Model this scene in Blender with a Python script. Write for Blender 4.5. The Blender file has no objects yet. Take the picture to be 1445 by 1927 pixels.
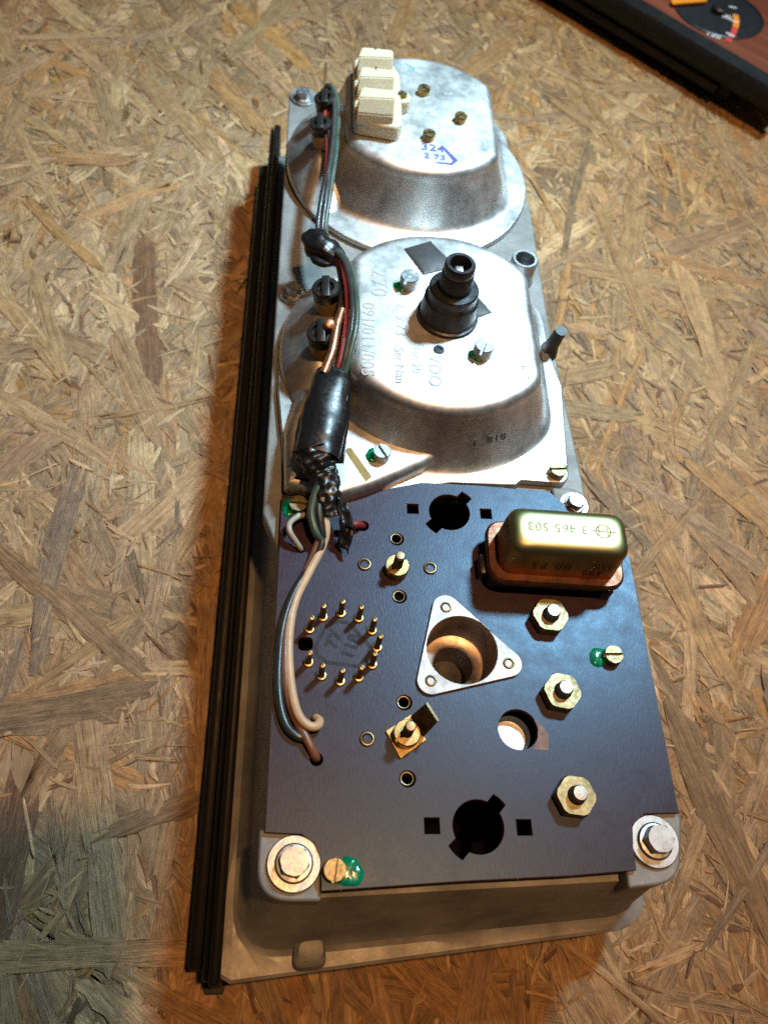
import bpy, bmesh, math, random
from mathutils import Vector, Matrix
random.seed(7)
S = 0.001                                   # all lengths below are millimetres
D = bpy.data
scn = bpy.context.scene
COL = scn.collection

# ------------------------------------------------------------------ camera
F_PX, CX, CY = 1560.0, 722.5, 963.5         # lens measured on the 1445 x 1927 photograph
CAM_X = Vector((0.99241, -0.01854, 0.12154))   # rows: image right / up / back in world axes
CAM_R = Matrix(((0.99241, -0.04584, -0.11408), (-0.01854, 0.86145, -0.50750), (0.12154, 0.50577, 0.85407))).transposed()
CAM_P = Vector((-55.0, -175.0, 325.0))
R3 = Matrix(((0.99241, -0.01854, 0.12154), (-0.04584, 0.86145, 0.50577), (-0.11408, -0.50750, 0.85407))).transposed()
def at(px, py, z):
    """point of the place at height z (mm) measured at that spot of the photograph"""
    w = R3 @ Vector((px - CX, CY - py, -F_PX))
    return CAM_P + w * ((z - CAM_P.z) / w.z)

cam = D.cameras.new('camera'); camo = D.objects.new('camera', cam); COL.objects.link(camo)
cam.sensor_fit = 'HORIZONTAL'; cam.sensor_width = 36.0; cam.lens = 36.0 * F_PX / 1445.0
cam.clip_start = 0.003; cam.clip_end = 50
cam.dof.use_dof = True; cam.dof.focus_distance = 0.275; cam.dof.aperture_fstop = 19.0
m4 = R3.to_4x4(); m4.translation = CAM_P * S
camo.matrix_world = m4
scn.camera = camo
scn.cycles.use_denoising = False

# ------------------------------------------------------------------ light
scn.view_settings.view_transform = 'Standard'; scn.view_settings.look = 'None'
scn.view_settings.exposure = -0.12; scn.view_settings.gamma = 1.0
w = D.worlds.new('World'); scn.world = w; w.use_nodes = True
w.node_tree.nodes['Background'].inputs[0].default_value = (0.88, 0.86, 0.84, 1)
w.node_tree.nodes['Background'].inputs[1].default_value = 0.035
def area(name, loc, target, size, power, color, shape='DISK'):
    l = D.lights.new(name, 'AREA'); l.shape = shape; l.size = size; l.energy = power; l.color = color
    o = D.objects.new(name, l); COL.objects.link(o); o.location = Vector(loc) * S
    o.rotation_euler = (Vector(target) - Vector(loc)).to_track_quat('-Z', 'Y').to_euler()
    return o
cool = area('cool_work_lamp', (385, 400, 980), (-15, 205, 0), 0.12, 2.35, (0.55, 0.84, 1.0)); cool.data.spread = math.radians(50)
area('warm_ceiling_lamp', (152, -152, 1500), (0, 0, 0), 0.07, 14.0, (1.0, 0.51, 0.20))

# ------------------------------------------------------------------ mesh helpers
def link(o, parent=None, label=None, category=None, kind=None):
    COL.objects.link(o)
    if parent is not None: o.parent = parent
    if label: o['label'] = label
    if category: o['category'] = category
    if kind: o['kind'] = kind
    return o
def empty(name, label, category, loc=(0, 0, 0)):
    o = D.objects.new(name, None); o.location = Vector(loc) * S; o.empty_display_size = 0.02
    return link(o, None, label, category)
def mk(name, verts, faces, mat, smooth=35):
    me = D.meshes.new(name); me.from_pydata([(x * S, y * S, z * S) for x, y, z in verts], [], faces)
    me.materials.append(mat)
    bm = bmesh.new(); bm.from_mesh(me); bmesh.ops.recalc_face_normals(bm, faces=bm.faces); bm.to_mesh(me); bm.free()
    if smooth:
        me.polygons.foreach_set('use_smooth', [True] * len(me.polygons))
        me.set_sharp_from_angle(angle=math.radians(smooth))
    me.update(); return me
def put(name, me, parent=None, loc=(0, 0, 0), rot=(0, 0, 0), **k):
    o = D.objects.new(name, me); o.location = Vector(loc) * S; o.rotation_euler = rot
    return link(o, parent, **k)
def plate_mesh(name, outline, holes, z0, z1, mat, bevel=0.0, res=2):
    cu = D.curves.new(name, 'CURVE'); cu.dimensions = '2D'; cu.fill_mode = 'BOTH'
    b = bevel; cu.extrude = ((z1 - z0) / 2 - b) * S; cu.bevel_depth = b * S; cu.bevel_resolution = res; cu.offset = -b * S
    for ring in [outline] + list(holes):
        sp = cu.splines.new('POLY'); sp.points.add(len(ring) - 1); sp.use_cyclic_u = True
        for p, q in zip(sp.points, ring): p.co = (q[0] * S, q[1] * S, 0, 1)
    o = D.objects.new(name, cu); COL.objects.link(o)
    dg = bpy.context.evaluated_depsgraph_get(); me = D.meshes.new_from_object(o.evaluated_get(dg))
    D.objects.remove(o); D.curves.remove(cu)
    me.transform(Matrix.Translation((0, 0, (z0 + z1) / 2 * S)))
    me.name = name; me.materials.clear(); me.materials.append(mat)
    me.polygons.foreach_set('use_smooth', [True] * len(me.polygons)); me.set_sharp_from_angle(angle=math.radians(30))
    return me
def circle(cx, cy, r, n=32, a0=0.0):
    return [(cx + r * math.cos(a0 + 2 * math.pi * i / n), cy + r * math.sin(a0 + 2 * math.pi * i / n)) for i in range(n)]
def rings_mesh(name, rings, mat, cap0=True, cap1=True, closed=True, smooth=35):
    n = len(rings[0]); v = [p for r in rings for p in r]; f = []
    for i in range(len(rings) - 1):
        for j in range(n if closed else n - 1):
            k = (j + 1) % n
            f.append((i * n + j, i * n + k, (i + 1) * n + k, (i + 1) * n + j))
    if cap0: f.append(tuple(range(n - 1, -1, -1)))
    if cap1: f.append(tuple(range((len(rings) - 1) * n, len(rings) * n)))
    return mk(name, v, f, mat, smooth)
def lathe(name, prof, mat, n=40, cap0=True, cap1=True, smooth=35):
    return rings_mesh(name, [[(r * math.cos(2 * math.pi * i / n), r * math.sin(2 * math.pi * i / n), z) for i in range(n)] for r, z in prof], mat, cap0, cap1, True, smooth)
def hexr(t, af):
    t = (t + math.pi / 6) % (math.pi / 3) - math.pi / 6
    return af / 2 / math.cos(t)
def hex_mesh(name, af, z0, z1, mat, chamfer=0.7, bore=0.0, n=72):
    def ring(z, lim): return [(min(hexr(2 * math.pi * i / n, af), lim) * math.cos(2 * math.pi * i / n), min(hexr(2 * math.pi * i / n, af), lim) * math.sin(2 * math.pi * i / n), z) for i in range(n)]
    R = af / math.sqrt(3)
    rr = [ring(z0, R), ring(z1 - chamfer, R * 1.01), ring(z1 - chamfer * .4, R * .97), ring(z1, R * (.93 if bore else .90))]
    if bore: rr.append(ring(z1, bore)); rr.append(ring(z0 + .5, bore * .98))
    return rings_mesh(name, rr, mat, True, True, True, 25)
def spline(pts, per=8):
    P = [Vector(p) for p in pts]; P = [P[0] * 2 - P[1]] + P + [P[-1] * 2 - P[-2]]; out = []
    for i in range(1, len(P) - 2):
        a, b, c, d = P[i - 1], P[i], P[i + 1], P[i + 2]
        for k in range(per):
            t = k / per
            out.append(0.5 * ((2 * b) + (c - a) * t + (2 * a - 5 * b + 4 * c - d) * t * t + (3 * b - a - 3 * c + d) * t ** 3))
    out.append(P[-2]); return out
def tube_mesh(name, pts, rad, mat, n=14, per=8, wob=None, flat=1.0):
    path = spline(pts, per); m = len(path)
    rads = rad if isinstance(rad, (list, tuple)) else [rad] * len(pts)
    up = Vector((0, 0, 1)); rings = []
    for i, p in enumerate(path):
        t = (path[min(i + 1, m - 1)] - path[max(i - 1, 0)]).normalized()
        side = t.cross(up)
        if side.length < 1e-3: side = Vector((1, 0, 0))
        side.normalize(); nn = side.cross(t).normalized()
        u = i / (m - 1) * (len(rads) - 1); k = min(int(u), len(rads) - 2); u -= k
        r = rads[k] * (1 - u) + rads[k + 1] * u
        ring = []
        for j in range(n):
            a = 2 * math.pi * j / n; q = r * (1 + (wob(i, j) if wob else 0))
            ring.append(tuple(p + side * math.cos(a) * q + nn * math.sin(a) * q * flat))
        rings.append(ring)
    return rings_mesh(name, rings, mat, True, True, True, 60)
def box_mesh(name, x0, x1, y0, y1, z0, z1, mat, bevel=0.0, seg=2):
    me = D.meshes.new(name); bm = bmesh.new(); bmesh.ops.create_cube(bm, size=1)
    for v in bm.verts: v.co = Vector(((x0 + x1) / 2 + v.co.x * (x1 - x0), (y0 + y1) / 2 + v.co.y * (y1 - y0), (z0 + z1) / 2 + v.co.z * (z1 - z0))) * S
    if bevel: bmesh.ops.bevel(bm, geom=bm.edges[:], offset=bevel * S, segments=seg, affect='EDGES', profile=0.5)
    bm.to_mesh(me); bm.free(); me.materials.append(mat)
    me.polygons.foreach_set('use_smooth', [True] * len(me.polygons)); me.set_sharp_from_angle(angle=math.radians(40))
    return me
def text_mesh(txt, size, mat, depth=0.06, spacing=1.0, bold=0.0):
    cu = D.curves.new('lettering', 'FONT'); cu.body = txt; cu.size = size * S; cu.extrude = depth * S; cu.align_x = 'CENTER'; cu.align_y = 'CENTER'
    cu.space_character = spacing; cu.offset = bold * S
    o = D.objects.new('lettering', cu); COL.objects.link(o)
    dg = bpy.context.evaluated_depsgraph_get(); me = D.meshes.new_from_object(o.evaluated_get(dg))
    D.objects.remove(o); D.curves.remove(cu); me.materials.clear(); me.materials.append(mat); return me
def smooth_outline(pts, per=6):
    n = len(pts); out = []
    for i in range(n):
        a, b, c, d = [Vector(pts[(i + k) % n]) for k in (-1, 0, 1, 2)]
        for k in range(per):
            t = k / per
            out.append(tuple(0.5 * ((2 * b) + (c - a) * t + (2 * a - 5 * b + 4 * c - d) * t * t + (3 * b - a - 3 * c + d) * t ** 3)))
    return out
def round_poly(pts, r, seg=5):
    n = len(pts); out = []; rr = r if isinstance(r, (list, tuple)) else [r] * n
    for i in range(n):
        p, a, b = Vector(pts[i]), Vector(pts[i - 1]), Vector(pts[(i + 1) % n]); q = rr[i]
        if q <= 0: out.append(tuple(p)); continue
        u, v = (a - p).normalized(), (b - p).normalized(); ang = u.angle(v)
        d = min(q / math.tan(ang / 2), (a - p).length * .49, (b - p).length * .49)
        s0, s1 = p + u * d, p + v * d
        for k in range(seg + 1):
            t = k / seg; out.append(tuple(s0 * (1 - t) ** 2 + p * 2 * t * (1 - t) + s1 * t * t))
    return out
def offset_poly(pts, d):
    n = len(pts); out = []
    area2 = sum(pts[i][0] * pts[(i + 1) % n][1] - pts[(i + 1) % n][0] * pts[i][1] for i in range(n))
    sg = 1 if area2 > 0 else -1
    for i in range(n):
        a, p, b = Vector(pts[i - 1]), Vector(pts[i]), Vector(pts[(i + 1) % n])
        e1, e2 = (p - a), (b - p)
        if e1.length < 1e-6: e1 = e2
        if e2.length < 1e-6: e2 = e1
        e1.normalize(); e2.normalize()
        nn = Vector((e1.y + e2.y, -(e1.x + e2.x)))
        if nn.length < 1e-6: nn = Vector((e1.y, -e1.x))
        nn.normalize(); c = max(0.5, nn.dot(Vector((e1.y, -e1.x))))
        q = p + nn * (d * sg / c); out.append((q.x, q.y))
    return out

# ------------------------------------------------------------------ materials
def nt(name):
    m = D.materials.new(name); m.use_nodes = True; t = m.node_tree
    return m, t, t.nodes['Principled BSDF']
def ramp(t, fac, stops):
    r = t.nodes.new('ShaderNodeValToRGB'); t.links.new(fac, r.inputs[0]); e = r.color_ramp.elements
    while len(e) < len(stops): e.new(0.5)
    for el, (p, c) in zip(e, stops): el.position = p; el.color = (*c, 1) if len(c) == 3 else c
    return r.outputs[0]
def noise(t, scale, detail=4, rough=0.6, vec=None, stretch=None, dist=0.0):
    n = t.nodes.new('ShaderNodeTexNoise'); n.inputs['Scale'].default_value = scale; n.inputs['Detail'].default_value = detail
    n.inputs['Roughness'].default_value = rough; n.inputs['Distortion'].default_value = dist
    if vec is None:
        vec = t.nodes.new('ShaderNodeTexCoord').outputs['Object']
    if stretch:
        mp = t.nodes.new('ShaderNodeMapping'); mp.inputs['Scale'].default_value = stretch; t.links.new(vec, mp.inputs[0]); vec = mp.outputs[0]
    t.links.new(vec, n.inputs['Vector']); return n.outputs['Fac']
def mixc(t, a, b, fac, mode='MIX'):
    m = t.nodes.new('ShaderNodeMix'); m.data_type = 'RGBA'; m.blend_type = mode
    for s, v in ((m.inputs[0], fac), (m.inputs[6], a), (m.inputs[7], b)):
        if hasattr(v, 'links'): t.links.new(v, s)
        elif isinstance(v, (int, float)): s.default_value = v
        else: s.default_value = (*v, 1)
    return m.outputs[2]
def bump(t, b, h, strength=0.3, dist=0.0003):
    n = t.nodes.new('ShaderNodeBump'); n.inputs['Strength'].default_value = strength; n.inputs['Distance'].default_value = dist
    t.links.new(h, n.inputs['Height']); t.links.new(n.outputs[0], b.inputs['Normal'])
def simple(name, col, rough=0.5, metal=0.0, var=0.25, scale=120.0, bstr=0.0, col2=None, bscale=None, spec=None):
    m, t, b = nt(name); b.inputs['Metallic'].default_value = metal
    f = noise(t, scale, 5, 0.65)
    c2 = col2 or tuple(x * (1 - var) for x in col)
    t.links.new(ramp(t, f, [(0.35, c2), (0.65, col)]), b.inputs['Base Color'])
    f2 = noise(t, scale * 2.3, 4, 0.6)
    t.links.new(ramp(t, f2, [(0.3, (max(rough - .1, .03),) * 3), (0.7, (min(rough + .12, 1),) * 3)]), b.inputs['Roughness'])
    if bstr: bump(t, b, noise(t, bscale or scale * 6, 4, 0.7), bstr)
    if spec is not None: b.inputs['Specular IOR Level'].default_value = spec
    return m

def tin_mat(name, base, r0, r1, dirt, metal=0.97):
    m, t, b = nt(name); b.inputs['Metallic'].default_value = metal
    big = noise(t, 28, 5, 0.62); fine = noise(t, 900, 3, 0.6); spk = noise(t, 420, 6, 0.75)
    c = ramp(t, big, [(0.28, tuple(x * .70 for x in base)), (0.60, base)])
    scr = noise(t, 260, 5, 0.7, stretch=(1, 1, .06)); c = mixc(t, c, ramp(t, scr, [(0.35, (.80, .80, .80)), (0.6, (1, 1, 1))]), 1.0, 'MULTIPLY')
    c = mixc(t, c, dirt, ramp(t, spk, [(0.66, (0, 0, 0)), (0.74, (.75, .75, .75))]))
    t.links.new(c, b.inputs['Base Color'])
    t.links.new(ramp(t, noise(t, 60, 6, 0.7), [(0.32, (r0 - .06,) * 3), (0.68, (r1,) * 3)]), b.inputs['Roughness'])
    bump(t, b, fine, 0.04, 0.0001)
    return m
M_CAN = tin_mat('tinned_steel', (0.80, 0.79, 0.77), 0.42, 0.58, (0.20, 0.16, 0.11))
M_PLATE = tin_mat('zinc_sheet', (0.66, 0.66, 0.65), 0.42, 0.58, (0.25, 0.19, 0.12))
def cast_mat():
    m, t, b = nt('die_cast_metal'); b.inputs['Metallic'].default_value = 0.25
    f = noise(t, 45, 6, 0.65)
    t.links.new(ramp(t, f, [(0.32, (0.125, 0.127, 0.121)), (0.66, (0.27, 0.274, 0.264))]), b.inputs['Base Color'])
    t.links.new(ramp(t, noise(t, 110, 5, 0.6), [(0.3, (0.46,) * 3), (0.7, (0.64,) * 3)]), b.inputs['Roughness'])
    bump(t, b, noise(t, 800, 5, 0.75), 0.5, 0.0003); return m
M_CAST = cast_mat()
def phenolic():
    m, t, b = nt('phenolic_board')
    fib = noise(t, 1500, 4, 0.7, stretch=(1.0, 0.3, 1.0)); big = noise(t, 22, 5, 0.6); mid = noise(t, 160, 5, 0.7)
    c = ramp(t, big, [(0.3, (0.036, 0.0125, 0.0155)), (0.7, (0.052, 0.019, 0.0235))])
    c = mixc(t, c, (0.066, 0.043, 0.050), ramp(t, fib, [(0.52, (0, 0, 0)), (0.74, (.9, .9, .9))]))
    c = mixc(t, c, (0.09, 0.03, 0.028), ramp(t, mid, [(0.70, (0, 0, 0)), (0.80, (.5, .5, .5))]))
    t.links.new(c, b.inputs['Base Color'])
    t.links.new(ramp(t, mid, [(0.3, (0.31,) * 3), (0.7, (0.41,) * 3)]), b.inputs['Roughness'])
    b.inputs['Specular IOR Level'].default_value = 0.50; b.inputs['Specular Tint'].default_value = (0.42, 0.74, 1.0, 1)  # blue of the cool light's sheen put into the specular colour
    bump(t, b, fib, 0.28, 0.00015); return m
M_BOARD = phenolic()
M_BRASS = simple('brass', (0.46, 0.34, 0.15), 0.36, 1.0, 0.45, 260, 0.08)
M_BRASSD = simple('tarnished_brass', (0.30, 0.23, 0.13), 0.42, 1.0, 0.4, 300, 0.08)
M_CHROM = simple('yellow_zinc', (0.33, 0.275, 0.145), 0.44, 1.0, 0.3, 300, 0.12, col2=(0.18, 0.155, 0.09))
M_STEEL = simple('zinc_plated_steel', (0.44, 0.46, 0.47), 0.42, 1.0, 0.25, 200, 0.08)
M_STUD = simple('steel_stud', (0.38, 0.36, 0.33), 0.46, 1.0, 0.25, 400, 0.08)
M_ALU = tin_mat('aluminium_flange', (0.50, 0.50, 0.50), 0.54, 0.68, (0.16, 0.14, 0.12))
M_COPPERY = simple('coppery_cup', (0.50, 0.40, 0.33), 0.42, 1.0, 0.25, 90, 0.06)
M_BLACK = simple('black_plastic', (0.018, 0.017, 0.016), 0.36, 0, 0.3, 200, 0.10)
M_STRIP = simple('black_strip', (0.010, 0.009, 0.008), 0.5, 0, 0.3, 60, 0.06, spec=0.25)
M_TAPE = simple('black_tape', (0.010, 0.010, 0.011), 0.33, 0, 0.3, 300, 0.10, bscale=300)
M_DARKMET = simple('black_oxide', (0.065, 0.068, 0.075), 0.34, 0.7, 0.35, 260, 0.12)
M_PATCH = simple('grey_rubber_patch', (0.055, 0.058, 0.062), 0.48, 0, 0.2, 200, 0.05)
M_HOLDER = simple('amber_plastic', (0.30, 0.165, 0.03), 0.35, 0, 0.4, 150, 0.05)
M_GREEN = simple('green_lacquer', (0.0, 0.26, 0.13), 0.16, 0, 0.5, 300, 0.12, bscale=260)
M_BEIGE = simple('beige_insulation', (0.62, 0.44, 0.27), 0.42, 0, 0.22, 120, 0.05)
M_BROWN = simple('brown_insulation', (0.22, 0.095, 0.055), 0.38, 0, 0.3, 120, 0.05)
M_DGREEN = simple('dark_green_insulation', (0.025, 0.035, 0.034), 0.32, 0, 0.3, 120, 0.05)
M_GREENW = simple('green_insulation', (0.06, 0.10, 0.075), 0.36, 0, 0.3, 120, 0.05)
M_RED = simple('red_insulation', (0.26, 0.035, 0.035), 0.34, 0, 0.3, 120, 0.05)
M_GREYW = simple('grey_insulation', (0.055, 0.055, 0.06), 0.32, 0, 0.3, 120, 0.05)
M_WHITEW = simple('white_insulation', (0.42, 0.38, 0.32), 0.36, 0, 0.3, 120, 0.05)
M_COPPER = simple('copper_lug', (0.62, 0.30, 0.17), 0.36, 0.9, 0.3, 200, 0.05)
M_INK = simple('grey_ink', (0.47, 0.47, 0.47), 0.6, 0.3, 0.2, 300)
M_INKD = simple('dark_ink', (0.10, 0.095, 0.09), 0.6, 0.2, 0.4, 500)
M_BLUEINK = simple('blue_ink', (0.09, 0.10, 0.36), 0.6, 0, 0.4, 300)
M_TEALINK = simple('teal_ink', (0.20, 0.42, 0.42), 0.6, 0.2, 0.4, 300)
M_CASTINK = simple('worn_ink', (0.14, 0.13, 0.12), .5, .5, .3, 300)
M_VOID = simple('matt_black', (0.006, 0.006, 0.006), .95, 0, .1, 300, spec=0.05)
M_CUT = simple('cut_board_edge', (0.12, 0.032, 0.022), .6, 0, .4, 300, .1)
M_NAVY = simple('navy_stamp_ink', (0.013, 0.017, 0.027), 0.6, 0, 0.35, 300, spec=0.35)
M_OCHRE = simple('ochre_paint', (0.36, 0.24, 0.03), 0.45, 0, 0.4, 260)
def nylon():
    m, t, b = nt('cream_nylon')
    t.links.new(ramp(t, noise(t, 40, 4), [(0.3, (0.50, 0.45, 0.31)), (0.7, (0.58, 0.54, 0.40))]), b.inputs['Base Color'])
    b.inputs['Roughness'].default_value = 0.38; b.inputs['Subsurface Weight'].default_value = 0.6
    b.inputs['Subsurface Radius'].default_value = (0.003, 0.002, 0.001); return m
M_NYLON = nylon()
def chromate():
    m, t, b = nt('iridescent_chromate'); b.inputs['Metallic'].default_value = 1.0
    n1 = noise(t, 55, 4, 0.6, dist=0.6); n2 = noise(t, 420, 6, 0.75)
    sep = t.nodes.new('ShaderNodeSeparateXYZ'); t.links.new(t.nodes.new('ShaderNodeTexCoord').outputs['Object'], sep.inputs[0])
    mr = t.nodes.new('ShaderNodeMapRange'); mr.inputs[1].default_value = 77 * S; mr.inputs[2].default_value = 97 * S
    t.links.new(sep.outputs[2], mr.inputs[0])
    ad = t.nodes.new('ShaderNodeMath'); ad.operation = 'MULTIPLY_ADD'; ad.inputs[1].default_value = 0.5; t.links.new(n1, ad.inputs[0])
    sb = t.nodes.new('ShaderNodeMath'); sb.operation = 'SUBTRACT'; sb.inputs[1].default_value = 0.25; t.links.new(mr.outputs[0], sb.inputs[0])
    t.links.new(sb.outputs[0], ad.inputs[2])
    c = ramp(t, ad.outputs[0], [(0.0, (0.44, 0.19, 0.11)), (0.22, (0.44, 0.24, 0.11)), (0.5, (0.38, 0.29, 0.09)), (0.85, (0.31, 0.27, 0.11)), (1.0, (0.27, 0.28, 0.14))])
    c = mixc(t, c, (0.10, 0.07, 0.04), ramp(t, n2, [(0.68, (0, 0, 0)), (0.76, (.8, .8, .8))]))
    t.links.new(c, b.inputs['Base Color']); b.inputs['Roughness'].default_value = 0.43
    bump(t, b, n2, 0.10, 0.0001); return m
M_RELAY = chromate()
M_RFLANGE = simple('coppery_chromate', (0.24, 0.105, 0.065), 0.46, 1.0, 0.3, 160, 0.1, col2=(0.15, 0.075, 0.05))

# ------------------------------------------------------------------ the oriented strand board
def osb_base():
    m, t, b = nt('strand_board_core')
    f = noise(t, 60, 6, 0.7, stretch=(1, 0.3, 1)); g = noise(t, 300, 5, 0.7, stretch=(1.0, 0.25, 1))
    c = ramp(t, f, [(0.3, (0.10, 0.055, 0.025)), (0.6, (0.30, 0.20, 0.11))])
    c = mixc(t, c, (0.42, 0.32, 0.2), ramp(t, g, [(0.5, (0, 0, 0)), (0.7, (.6, .6, .6))]))
    t.links.new(c, b.inputs['Base Color']); b.inputs['Roughness'].default_value = 0.75
    bump(t, b, g, 0.5, 0.0006); return m
def strand_mat():
    m, t, b = nt('wood_strand')
    at_ = t.nodes.new('ShaderNodeAttribute'); at_.attribute_name = 'tone'
    uv = t.nodes.new('ShaderNodeUVMap'); uv.uv_map = 'grain'
    fib = noise(t, 1.0, 5, 0.68, uv.outputs[0], (0.03, 0.62, 1)); fine = noise(t, 1.0, 4, 0.7, uv.outputs[0], (0.12, 2.6, 1))
    blot = noise(t, 0.11, 5, 0.6, uv.outputs[0]); crack = noise(t, 1.0, 4, 0.6, uv.outputs[0], (0.03, 0.8, 1), 0.5)
    cross = noise(t, 1.0, 3, 0.5, uv.outputs[0], (1.0, 0.06, 1))
    wide = noise(t, 14, 5, 0.6); mot = noise(t, 320, 6, 0.75)
    c = mixc(t, at_.outputs['Color'], ramp(t, fib, [(0.30, (0.52, 0.48, 0.44)), (0.50, (0.98, 0.98, 0.98)), (0.70, (1.34, 1.32, 1.28))]), 1.0, 'MULTIPLY')
    c = mixc(t, c, ramp(t, fine, [(0.34, (0.52, 0.48, 0.44)), (0.50, (1, 1, 1)), (0.66, (1.32, 1.32, 1.30))]), 1.0, 'MULTIPLY')
    c = mixc(t, c, ramp(t, blot, [(0.32, (0.74, 0.73, 0.72)), (0.62, (1.08, 1.07, 1.06))]), 1.0, 'MULTIPLY')
    c = mixc(t, c, ramp(t, wide, [(0.35, (0.86, 0.80, 0.72)), (0.65, (1.06, 1.08, 1.10))]), 1.0, 'MULTIPLY')
    c = mixc(t, c, ramp(t, mot, [(0.30, (0.75, 0.74, 0.72)), (0.50, (1, 1, 1)), (0.70, (1.10, 1.10, 1.10))]), 1.0, 'MULTIPLY')
    c = mixc(t, c, (0.05, 0.028, 0.016), ramp(t, crack, [(0.31, (.85, .85, .85)), (0.36, (0, 0, 0))]))
    c = mixc(t, c, (0.10, 0.065, 0.04), ramp(t, cross, [(0.27, (.55, .55, .55)), (0.30, (0, 0, 0))]))
    t.links.new(c, b.inputs['Base Color'])
    t.links.new(ramp(t, fine, [(0.3, (0.62,) * 3), (0.7, (0.38,) * 3)]), b.inputs['Roughness'])
    b.inputs['Specular IOR Level'].default_value = 0.45
    ad = t.nodes.new('ShaderNodeMath'); ad.operation = 'ADD'; t.links.new(fib, ad.inputs[0]); t.links.new(fine, ad.inputs[1])
    bump(t, b, ad.outputs[0], 0.8, 0.0006); return m
M_OSB, M_STRAND = osb_base(), strand_mat()
table = put('workbench_top', mk('workbench_top', [(-1400, -1200, -1.2), (1500, -1200, -1.2), (1500, 1700, -1.2), (-1400, 1700, -1.2), (-1400, -1200, -16), (1500, -1200, -16), (1500, 1700, -16), (-1400, 1700, -16)],
            [(0, 1, 2, 3), (4, 5, 6, 7), (0, 1, 5, 4), (1, 2, 6, 5), (2, 3, 7, 6), (3, 0, 4, 7)], M_OSB, 0), kind='structure')
TONES = [(0.33, 0.228, 0.142), (0.39, 0.275, 0.178), (0.26, 0.182, 0.118), (0.49, 0.365, 0.245), (0.34, 0.208, 0.108), (0.21, 0.150, 0.104), (0.39, 0.228, 0.098), (0.30, 0.212, 0.138), (0.15, 0.080, 0.045)]
MEAN = (0.325, 0.230, 0.145); TONES = [tuple(a + (m_ - a) * .10 for a, m_ in zip(t_, MEAN)) for t_ in TONES]
TW = [5, 5, 3.5, 3.2, 3, 1.6, 1.2, 5, .35]
class Strands:
    def __init__(s): s.v = []; s.f = []; s.uv = []; s.c = []
    def add(s, x, y, ang, L, W, z, tone, curl=0.28, nseg=5, nc=5, spot=None):
        sx, sy = spot or (x, y)
        u = Vector((math.cos(ang), math.sin(ang))); v = Vector((-u.y, u.x)); b0 = len(s.v)
        ou, ov = random.uniform(0, 900), random.uniform(0, 900); tilt = random.uniform(-.5, .5) * min(1, 8 / W) * .07; tl = random.uniform(-1, 1) * curl / L
        bow = random.uniform(-.035, .035) * L; sk = [random.uniform(-.9, .9) * W, random.uniform(-.9, .9) * W]
        jag = [[random.uniform(0, 1) ** 1.6 * min(.30 * L, 16) for _ in range(nc)] for _ in (0, 1)]
        g = random.uniform(.93, 1.07); gold = min(1, max(0, (sx - 10) / 120, (-sy - 120) / 80)) * random.uniform(.4, 1.2)  # right and front strands tinted golden to stand for warmer light there
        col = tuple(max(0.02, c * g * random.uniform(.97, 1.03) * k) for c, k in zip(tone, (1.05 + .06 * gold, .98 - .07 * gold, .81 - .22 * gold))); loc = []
        wv = [[random.uniform(-.09, .09) * W for _ in range(nseg + 1)] for _ in (0, 1)]
        for i in range(nseg + 1):
            t = i / nseg
            for j in range(nc):
                q = j / (nc - 1) - .5
                lo, hi = -.5 * L + jag[0][j] + sk[0] * q, .5 * L - jag[1][j] + sk[1] * q
                du = lo + (hi - lo) * t
                e = .8 if i in (0, nseg) else 1.0
                dv = q * W * e + bow * math.sin(t * math.pi) + (wv[0][i] * (.5 - q) + wv[1][i] * (q + .5))
                zz = z + tilt * q * W + tl * du * .5 - (0.22 if j in (0, nc - 1) else 0) - (.12 if i in (0, nseg) else 0)
                p = Vector((x, y)) + u * du + v * dv; s.v.append((p.x * S, p.y * S, zz * S)); loc.append((du + ou, dv + ov))
        for i in range(nseg):
            for j in range(nc - 1):
                a = i * nc + j; q4 = (a, a + nc, a + nc + 1, a + 1); s.f.append(tuple(b0 + k for k in q4)); s.uv += [loc[k] for k in q4]; s.c += [col] * 4
    def mesh(s, name):
        me = D.meshes.new(name); me.from_pydata(s.v, [], s.f); me.materials.append(M_STRAND)
        uv = me.uv_layers.new(name='grain'); uv.data.foreach_set('uv', [c for p in s.uv for c in p])
        ca = me.color_attributes.new('tone', 'FLOAT_COLOR', 'CORNER'); ca.data.foreach_set('color', [c for p in s.c for c in (*p, 1.0)])
        me.polygons.foreach_set('use_smooth', [True] * len(me.polygons)); me.update(); return me
X0, X1, Y0, Y1 = -370, 440, -290, 680
def rnd_ang():
    return random.gauss(1.75, 0.55) if random.random() < .72 else random.uniform(0, math.pi)
mass = Strands()
for i in range(8500):
    L = random.uniform(18, 100); W = random.uniform(2, 16) * random.uniform(.5, 1)
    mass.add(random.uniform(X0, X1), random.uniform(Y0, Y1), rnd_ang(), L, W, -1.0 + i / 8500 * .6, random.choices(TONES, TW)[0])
for i in range(13000):
    L = random.uniform(4, 24); W = random.uniform(.5, 2.4)
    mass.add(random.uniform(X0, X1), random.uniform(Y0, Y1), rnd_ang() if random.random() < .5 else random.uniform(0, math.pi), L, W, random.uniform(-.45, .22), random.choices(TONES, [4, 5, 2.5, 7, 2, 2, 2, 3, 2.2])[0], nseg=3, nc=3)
put('wood_strands', mass.mesh('wood_strands'), table, kind='stuff')
n_s = 0
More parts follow.
